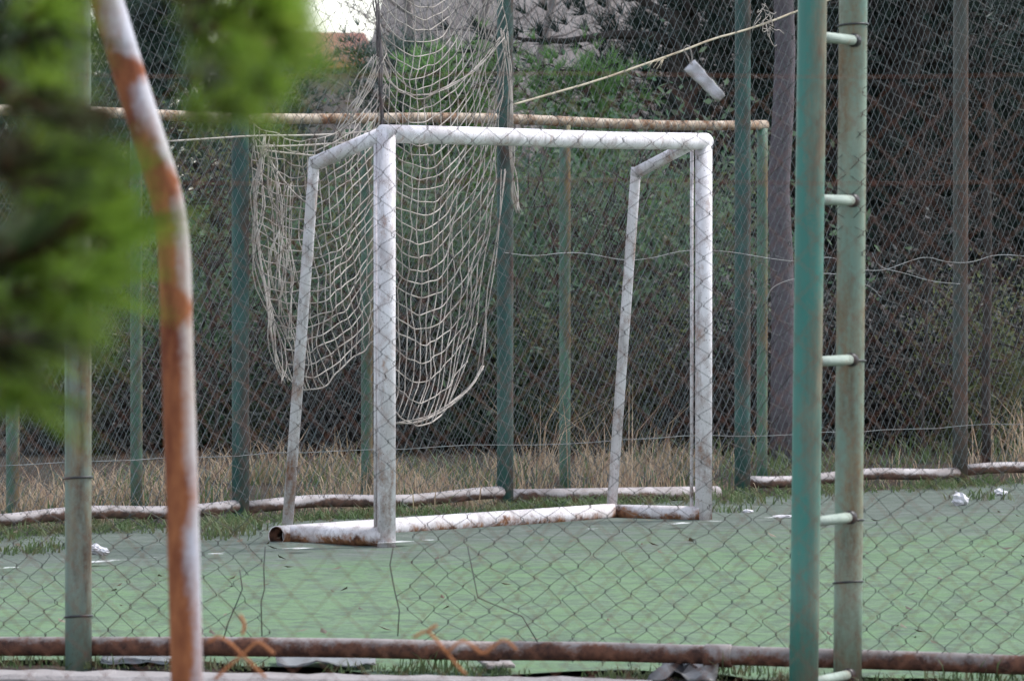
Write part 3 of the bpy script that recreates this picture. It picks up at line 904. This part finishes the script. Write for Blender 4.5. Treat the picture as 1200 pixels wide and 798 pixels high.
# ---- hill and distant house
def hill():
    m = MB(); nx, ny = 90, 30
    for i in range(nx + 1):
        for j in range(ny + 1):
            x = -60 + 220 * i / nx; y = 82 + 130 * j / ny
            edge = 1 / (1 + math.exp(-(x + 2.15) * 4.0))
            z = edge * (1.0 + 11 * (1 - math.exp(-(y - 82) / 14))) + .9 * fbm((x * .12, y * .12, 3), 4) * edge - .4
            if j == 0: z = -.5
            m.v.append((x, y, z))
    for i in range(nx):
        for j in range(ny):
            b = i * (ny + 1) + j; m.f.append((b, b + ny + 1, b + ny + 2, b + 1))
    o = m.build('hill', M['hill']); o['kind'] = 'structure'
hill()
def house():
    cx, y0, y1 = -6.0, 128.0, 136.0
    x0, x1 = -6.8, at(440, 50, 128).x
    ze = at(400, 70, 128).z; zr = at(400, 42, 131).z + .1
    h = empty('house', ((x0 + x1) / 2, y0, 0), 'distant pale house with an orange-red tiled roof under the white sky', 'house')
    MB().box((x0 + .4, y0 + .4, -.1), (x1 - .4, y1 - .4, ze)).build('wall', M['stucco'], h, smooth=False)
    m = MB(); ym = (y0 + y1) / 2
    a = [(x0, y0, ze), (x1, y0, ze), (x1, y1, ze), (x0, y1, ze), (x0 + .4, ym, zr), (x1 - .35, ym, zr)]
    b = len(m.v); m.v += [Vector(q) for q in a]
    m.v += [Vector((q[0], q[1], q[2] - .18)) for q in a[:4]]
    m.f += [(0, 1, 5, 4), (1, 2, 5), (2, 3, 4, 5), (3, 0, 4), (6, 7, 1, 0), (7, 8, 2, 1), (8, 9, 3, 2), (9, 6, 0, 3), (9, 8, 7, 6)]
    m.build('roof', M['roof'], h, smooth=False)
    for wx in (x0 + .8, x0 + 2.0):
        f = MB().box((wx, y0 + .34, 1.2), (wx + .8, y0 + .42, 2.5)).build('window', M['frame'], h, smooth=False)
        g = MB().box((wx + .08, y0 + .32, 1.28), (wx + .72, y0 + .36, 2.42)).build('pane', M['glass'], f, smooth=False)
        g.matrix_parent_inverse = Matrix.Identity(4)
house()

# ---- trees and shrubs behind the fences
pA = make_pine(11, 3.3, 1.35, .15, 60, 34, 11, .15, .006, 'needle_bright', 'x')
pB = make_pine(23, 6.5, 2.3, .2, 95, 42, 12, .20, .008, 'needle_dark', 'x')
pC = make_pine(37, 5.0, 1.9, .1, 85, 40, 12, .16, .007, 'needle_blue', 'x')
sG = make_shrub(5, 2.5, 1.25, 34, 420, .040, 'leaf_green', 'x')
sO = make_shrub(8, 2.2, 1.2, 30, 420, .036, 'leaf_olive', 'x')
sB = make_shrub(14, 1.7, 1.1, 26, 380, .034, 'leaf_brown', 'x')
used = set()
def put(proto, *a, **k):
    o = proto if proto not in used else copy_tree(proto)
    used.add(proto); return place(o, *a, **k)
put(pA, 690, 45, .86, 0, 'bright green young pine rising behind the rope and the crossbar')
put(pA, 530, 47, .90, 2.0, 'bright green young pine seen through the net above the crossbar')
put(pC, 468, 50, .62, 1.0, 'blue-green young pine beside the gathered net, left of the brighter pine')
put(sO, 335, 44, 1.15, 0.4, 'olive bush below the red-roofed house, behind the orange top rail')
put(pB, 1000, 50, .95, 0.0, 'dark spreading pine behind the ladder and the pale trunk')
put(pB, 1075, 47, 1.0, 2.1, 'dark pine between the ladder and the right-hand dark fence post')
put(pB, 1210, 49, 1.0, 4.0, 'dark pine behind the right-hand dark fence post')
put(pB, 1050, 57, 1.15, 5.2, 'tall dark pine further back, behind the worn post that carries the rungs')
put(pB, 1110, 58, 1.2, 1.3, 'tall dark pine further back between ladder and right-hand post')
put(pC, 40, 46, .80, 3.0, 'blue-green pine behind the grey near post')
put(pC, 190, 48, .80, 0.5, 'blue-green pine behind the bent post')
put(pC, 330, 52, .62, 2.5, 'low blue-green pine standing behind the olive bush')
put(sG, 640, 41, 1.0, 0.0, 'mid green bush behind the thin pale post under the crossbar')
put(sG, 780, 42, 1.05, 1.6, 'mid green bush behind the right goal stanchion')
put(sG, 500, 42, .95, 3.1, 'mid green bush behind the lower swag of the net')
put(sG, 220, 41, .8, 4.4, 'mid green bush between the bent post and the dark green fence post')
put(sO, 590, 43.5, .92, 2.2, 'olive bush behind the dark fence post in the middle of the goal')
put(sB, 860, 40, .85, 0.0, 'brown withered bush right of the goal post')
put(sB, 410, 40, .8, 2.0, 'brown withered bush behind the left goal post')
put(sB, 1050, 41, .95, 4.0, 'brown withered bush between ladder and right-hand post')
put(sB, 90, 40, .75, 5.0, 'brown withered bush behind the grey near post')
put(sO, 400, 47, 1.12, 5.0, 'olive bush right of the larger olive bush, directly below the red roof')
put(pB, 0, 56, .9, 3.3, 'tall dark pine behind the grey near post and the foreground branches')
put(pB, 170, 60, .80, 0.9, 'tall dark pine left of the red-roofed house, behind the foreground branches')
put(sO, 1190, 40, .62, 1.0, 'small olive bush by the slim dark tree trunk')
put(sO, 740, 43, .95, 3.7, 'olive bush behind the gap between the right stanchion and the dark posts')
put(sO, 690, 40.2, .6, 5.5, 'low olive bush right of the thin pale post')
hp = make_pine(61, 6.2, 1.75, 2.75, 46, 40, 12, .20, .008, 'needle_dark', 'x')
place(hp, 805, 46, 1, .3, 'high-crowned dark pine overhanging the rope and the white plastic strip')
# bare trees against the hillside
bA = make_bare(3, 5.6, 'x')
bused = False
for u, Y, s, rz, lab in ((480, 66, .95, 0, 'bare grey tree behind the gathered net'), (560, 70, 1.0, 1.2, 'bare grey tree rising behind the net and the tall dark post'),
                         (640, 64, .95, 2.6, 'bare grey tree right of the tall dark post, above the bright pine'), (720, 72, 1.05, 4.0, 'bare grey tree behind the rope')):
    o = bA if not bused else copy_tree(bA); bused = True
    place(o, u, Y, s, rz, lab)
bB = make_bare(41, 2.0, 'x', 'bark', 'bare_bush', 22, 7, .007, 'bush')
for q, (u, Y, s_, rz, lab) in enumerate(((250, 39, 1, .5, 'small bare twiggy bush left of the hanging net'), (700, 38.5, .9, 2.2, 'small bare twiggy bush between the two goal posts'), (1085, 38.5, 1.1, 3.6, 'small bare twiggy bush behind the ladder'), (30, 40, 1, 5.0, 'small bare twiggy bush behind the foreground pine'))):
    place(bB if q == 0 else copy_tree(bB), u, Y, s_, rz, lab)
# pale trunk right of the goal, slim dark trunk at the right
def trunk_tree(u, Y, r, h, mat, label, name, seed):
    rnd = random.Random(seed); p = at(u, 400, Y)
    t = empty(name, (p.x, Y, 0), label, 'tree')
    tm = MB(); b = Vector((p.x, Y, -.05))
    pts = [b + Vector((.05 * fbm((i * .4, seed, 0), 2), 0, h * i / 10)) for i in range(11)]
    tm.tube(pts, [r * (1.15 - .4 * i / 10) for i in range(11)], 12); tm.build('trunk', M[mat], t)
    lm = MB(); cm = MB()
    for k in range(14):
        st = pts[10].lerp(pts[7], rnd.random()); a = rnd.uniform(0, 6.28)
        en = st + Vector((math.cos(a), math.sin(a), rnd.uniform(.1, .8))) * rnd.uniform(.8, 1.6)
        q = limb(lm, st, en, r * .35, .01, rnd)
        for _ in range(40):
            pp_ = q[rnd.randint(1, 5)] + Vector((rnd.gauss(0, .2), rnd.gauss(0, .2), rnd.gauss(0, .2)))
            tuft(cm, pp_, Vector((rnd.gauss(0, 1), rnd.gauss(0, 1), rnd.gauss(.6, .6))), 10, .16, .006, rnd)
    lm.build('limbs', M[mat], t); cm.build('crown', M['needle_dark'], t, smooth=False)
trunk_tree(917, 38.5, .075, 4.6, 'bark_pale', 'tree with a pale purplish trunk close behind the far fence', 'pine_tree', 4)
trunk_tree(1157, 37.0, .026, 3.6, 'bark', 'slim tree with a thin dark trunk next to the dark fence post', 'young_tree', 6)

# ---- dry grass, weeds
def blades(m, p, n, h, spread, rnd, wd=.004, lean=.35):
    for _ in range(n):
        b = Vector(p) + Vector((rnd.gauss(0, spread), rnd.gauss(0, spread), 0))
        l = h * rnd.uniform(.45, 1.15); a = rnd.uniform(0, 6.28); k = rnd.uniform(0, lean)
        d = Vector((math.cos(a) * k, math.sin(a) * k, 1))
        s = Vector((math.cos(a + 1.4), math.sin(a + 1.4), 0)) * wd
        mid = b + d * l * .55; tip = b + Vector((d.x * 2.0, d.y * 2.0, .9)) * l
        i = len(m.v)
        m.v += [b - s, b + s, mid + s * .7, mid - s * .7, tip]
        m.f += [(i, i + 1, i + 2, i + 3), (i + 3, i + 2, i + 4)]
rnd = random.Random(77)
m = MB()
for _ in range(1500):
    u = rnd.uniform(-150, 1350); off = -rnd.uniform(.10, 4.5)
    p = hit(u, 590, FA, FB, off); p.z = -.03
    k = fbm((p.x * .9, p.y * .9, 2), 3)
    den = 1.0 if u < 500 else (.65 if u < 850 else .12)
    if 1155 < u: den = .4
    if rnd.random() > den * min(1, max(.03, .34 + 2.0 * k)): continue
    hh = (.25 if u < 500 else .22) * (.7 + .9 * max(0, k))
    if 1160 < u: hh = .5
    blades(m, p, rnd.randint(7, 16), hh * rnd.uniform(.35, 1.2), .10, rnd, .0045, .6)
for (u, off) in ((640, -.5), (720, -.6), (700, -.4), (628, -.4), (760, -.5)):
    p = hit(u, 590, FA, FB, off); p.z = -.03; blades(m, p, 14, .75, .06, rnd, .004, .5)
tag(m.build('dry_grass', M['dry'], smooth=False), 'tall dry tan grass growing behind the far fence', 'grass', kind='stuff')
m = MB()
for _ in range(900):
    u = rnd.uniform(-100, 1300)
    k = fbm((u * .012, 4, 8), 3)
    if k < -.08 and rnd.random() < .8: continue
    p = hit(u, 590, FA, FB, abs(rnd.gauss(.02, .22)) + .02); p.z = 0
    blades(m, p, rnd.randint(6, 14), .05 * rnd.uniform(.3, 1.7), .06, rnd, .004, 1.4)
for (u, v, n_, h_) in ((262, 628, 90, .12), (285, 622, 60, .12), (240, 632, 40, .08), (850, 600, 50, .07), (880, 590, 50, .10), (30, 648, 90, .05), (60, 642, 60, .05), (1150, 585, 60, .08)):
    p = gnd(u, v); blades(m, p, n_, h_, .09, rnd, .005, .9)
tag(m.build('weeds', M['weed'], smooth=False), 'low green weeds along the foot of the far fence', 'weeds', kind='stuff')
m = MB()
for _ in range(420):
    u = rnd.uniform(-60, 1260)
    p = near_at(u, 780, rnd.uniform(-.14, .06)); p.z = -.01
    if fbm((u * .01, 1, 3), 3) < -.05: continue
    blades(m, p, rnd.randint(3, 9), .035 * rnd.uniform(.4, 1.6), .04, rnd, .003, 1.3)
for u in (505, 520, 850, 870, 1110, 1180):
    p = near_at(u, 780, -.1); p.z = 0; blades(m, p, 30, .10, .06, rnd, .003, .9)
tag(m.build('grass_fringe', M['weed'], smooth=False), 'thin green grass fringe along the near rail', 'grass', kind='stuff')

m = MB()
for _ in range(130):
    u = rnd.uniform(-40, 1240); v = 600 + 185 * rnd.random() ** 1.3
    p = gnd(u, v)
    if fn.dot(p - FA) < .1: continue
    p.z = .016; a = rnd.uniform(0, 6.28); l = rnd.uniform(.012, .035); x = Vector((math.cos(a), math.sin(a), rnd.uniform(-.1, .3))) * l; y = Vector((-math.sin(a), math.cos(a), rnd.uniform(-.1, .3))) * l * .5
    m.face(p - x, p - y, p + x + Vector((0, 0, .008)), p + y)
tag(m.build('fallen_leaves', M['leaf_litter'], smooth=False), 'dry brown leaf bits scattered over the turf', 'leaves', kind='stuff')

m = MB()
for _ in range(420):
    u = rnd.uniform(-150, 1350); p = hit(u, 590, FA, FB, -rnd.uniform(.1, 4.0)); p.z = -.03
    if fbm((p.x * .8, p.y * .8, 7), 3) < 0: continue
    blades(m, p, rnd.randint(6, 14), .20 * rnd.uniform(.4, 1.3), .11, rnd, .006, 1.0)
tag(m.build('undergrowth', M['weed'], smooth=False), 'green undergrowth mixed into the dry grass behind the far fence', 'undergrowth', kind='stuff')

# ------------------------------------------------------------------ near pine branches reaching into the picture
def near_pine():
    rnd = random.Random(99)
    Y0 = 6.4
    base = Vector((-1.75, Y0 + .3, 0))
    root = empty('pine_tree', base, 'bright green pine whose long-needled branches hang beside the bent post', 'tree')
    tm = MB(); tm.tube([base + Vector((0.03 * math.sin(i), .02 * math.cos(i), .45 * i - .06)) for i in range(8)], [.10 - .008 * i for i in range(8)], 12)
    tm.build('trunk', M['bark'], root)
    lm = MB(); cm = MB()
    def shoot(pa, pb, n, L, Y, wd=.0009, sp=.5, dens=1.0):
        """shoot from pixel pa to pixel pb carrying needles"""
        a = at(pa[0], pa[1], Y); b = at(pb[0], pb[1], Y + rnd.uniform(-.25, .25))
        lm.tube([a, a.lerp(b, .5) + Vector((0, 0, rnd.uniform(-.01, .01))), b], [.004, .0035, .002], 6)
        d = (b - a).normalized()
        for i in range(int(n * dens)):
            t = rnd.random() ** .8
            tuft(cm, a.lerp(b, t), d + Vector((0, 0, .15)), 2, L, wd, rnd, sp)
    # limbs from the trunk
    for (v0, pts) in ((2.3, [(-120, 60), (40, 118), (128, 140)]), (2.0, [(-100, 330), (20, 300), (110, 250)]), (2.5, [(-100, -60), (160, -40), (250, 20), (330, 40)]), (1.9, [(-80, 430), (0, 420), (60, 390)])):
        p3 = [base + Vector((0, 0, v0))] + [at(u, v, Y0) for u, v in pts]
        lm.tube(smooth(p3, 2), [.016 * (1 - .75 * i / 33) for i in range(len(smooth(p3, 2)))], 7)
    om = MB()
    def clump(u, v, r, mesh, dens=1.0, bias=(.6, -.12)):
        Y = Y0 + rnd.uniform(-.5, .6)
        for _ in range(max(4, int(r / 6 * dens))):
            a = rnd.uniform(0, 6.28); k = r * rnd.uniform(.3, .8)
            u0 = u + rnd.gauss(0, r * .28); v0 = v + rnd.gauss(0, r * .28)
            p = at(u0, v0, Y + rnd.uniform(-.12, .12)); q = at(u0 + k * (math.cos(a) * .7 + bias[0]), v0 + k * (math.sin(a) * .7 + bias[1]), Y + rnd.uniform(-.12, .12))
            lm.tube([p, p.lerp(q, .5), q], [.004, .003, .0018], 5)
            d = (q - p).normalized()
            for i in range(34): tuft(mesh, p.lerp(q, rnd.random()), d, 2, .135, .0008, rnd, .36)
    for (u, v, r) in ((240, 15, 60), (280, 30, 56), (308, 8, 40), (318, 42, 28), (290, 62, 40), (250, 78, 42), (275, 98, 30), (232, 122, 24),
                      (45, 195, 55), (90, 190, 38), (98, 240, 42), (75, 275, 48), (118, 285, 24), (30, 245, 42), (60, 150, 30),
                      (15, 345, 58), (58, 365, 42), (75, 330, 38), (0, 415, 46), (28, 400, 36), (-20, 380, 50), (0, 460, 26),
                      (-5, 95, 42), (35, 75, 32), (55, 112, 24), (40, 15, 28)): clump(u, v, r, cm, 1.15)
    for (u, v, r) in ((335, 25, 26), (340, 60, 22), (305, 88, 24), (262, 128, 20), (112, 215, 24), (125, 260, 22), (100, 310, 24), (90, 385, 24)): clump(u, v, r, cm, .55)
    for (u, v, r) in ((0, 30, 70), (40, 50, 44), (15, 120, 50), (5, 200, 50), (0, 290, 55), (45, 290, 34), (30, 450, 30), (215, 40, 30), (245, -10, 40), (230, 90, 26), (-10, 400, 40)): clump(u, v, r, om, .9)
    om.build('shaded_needles', M['needle_shaded'], root, smooth=False)  # dark-coloured clumps stand in for the shaded gaps inside the branches
    lm.build('limbs', M['bark_warm'], root)
    cm.build('needles', M['needle_near'], root, smooth=False)
near_pine()
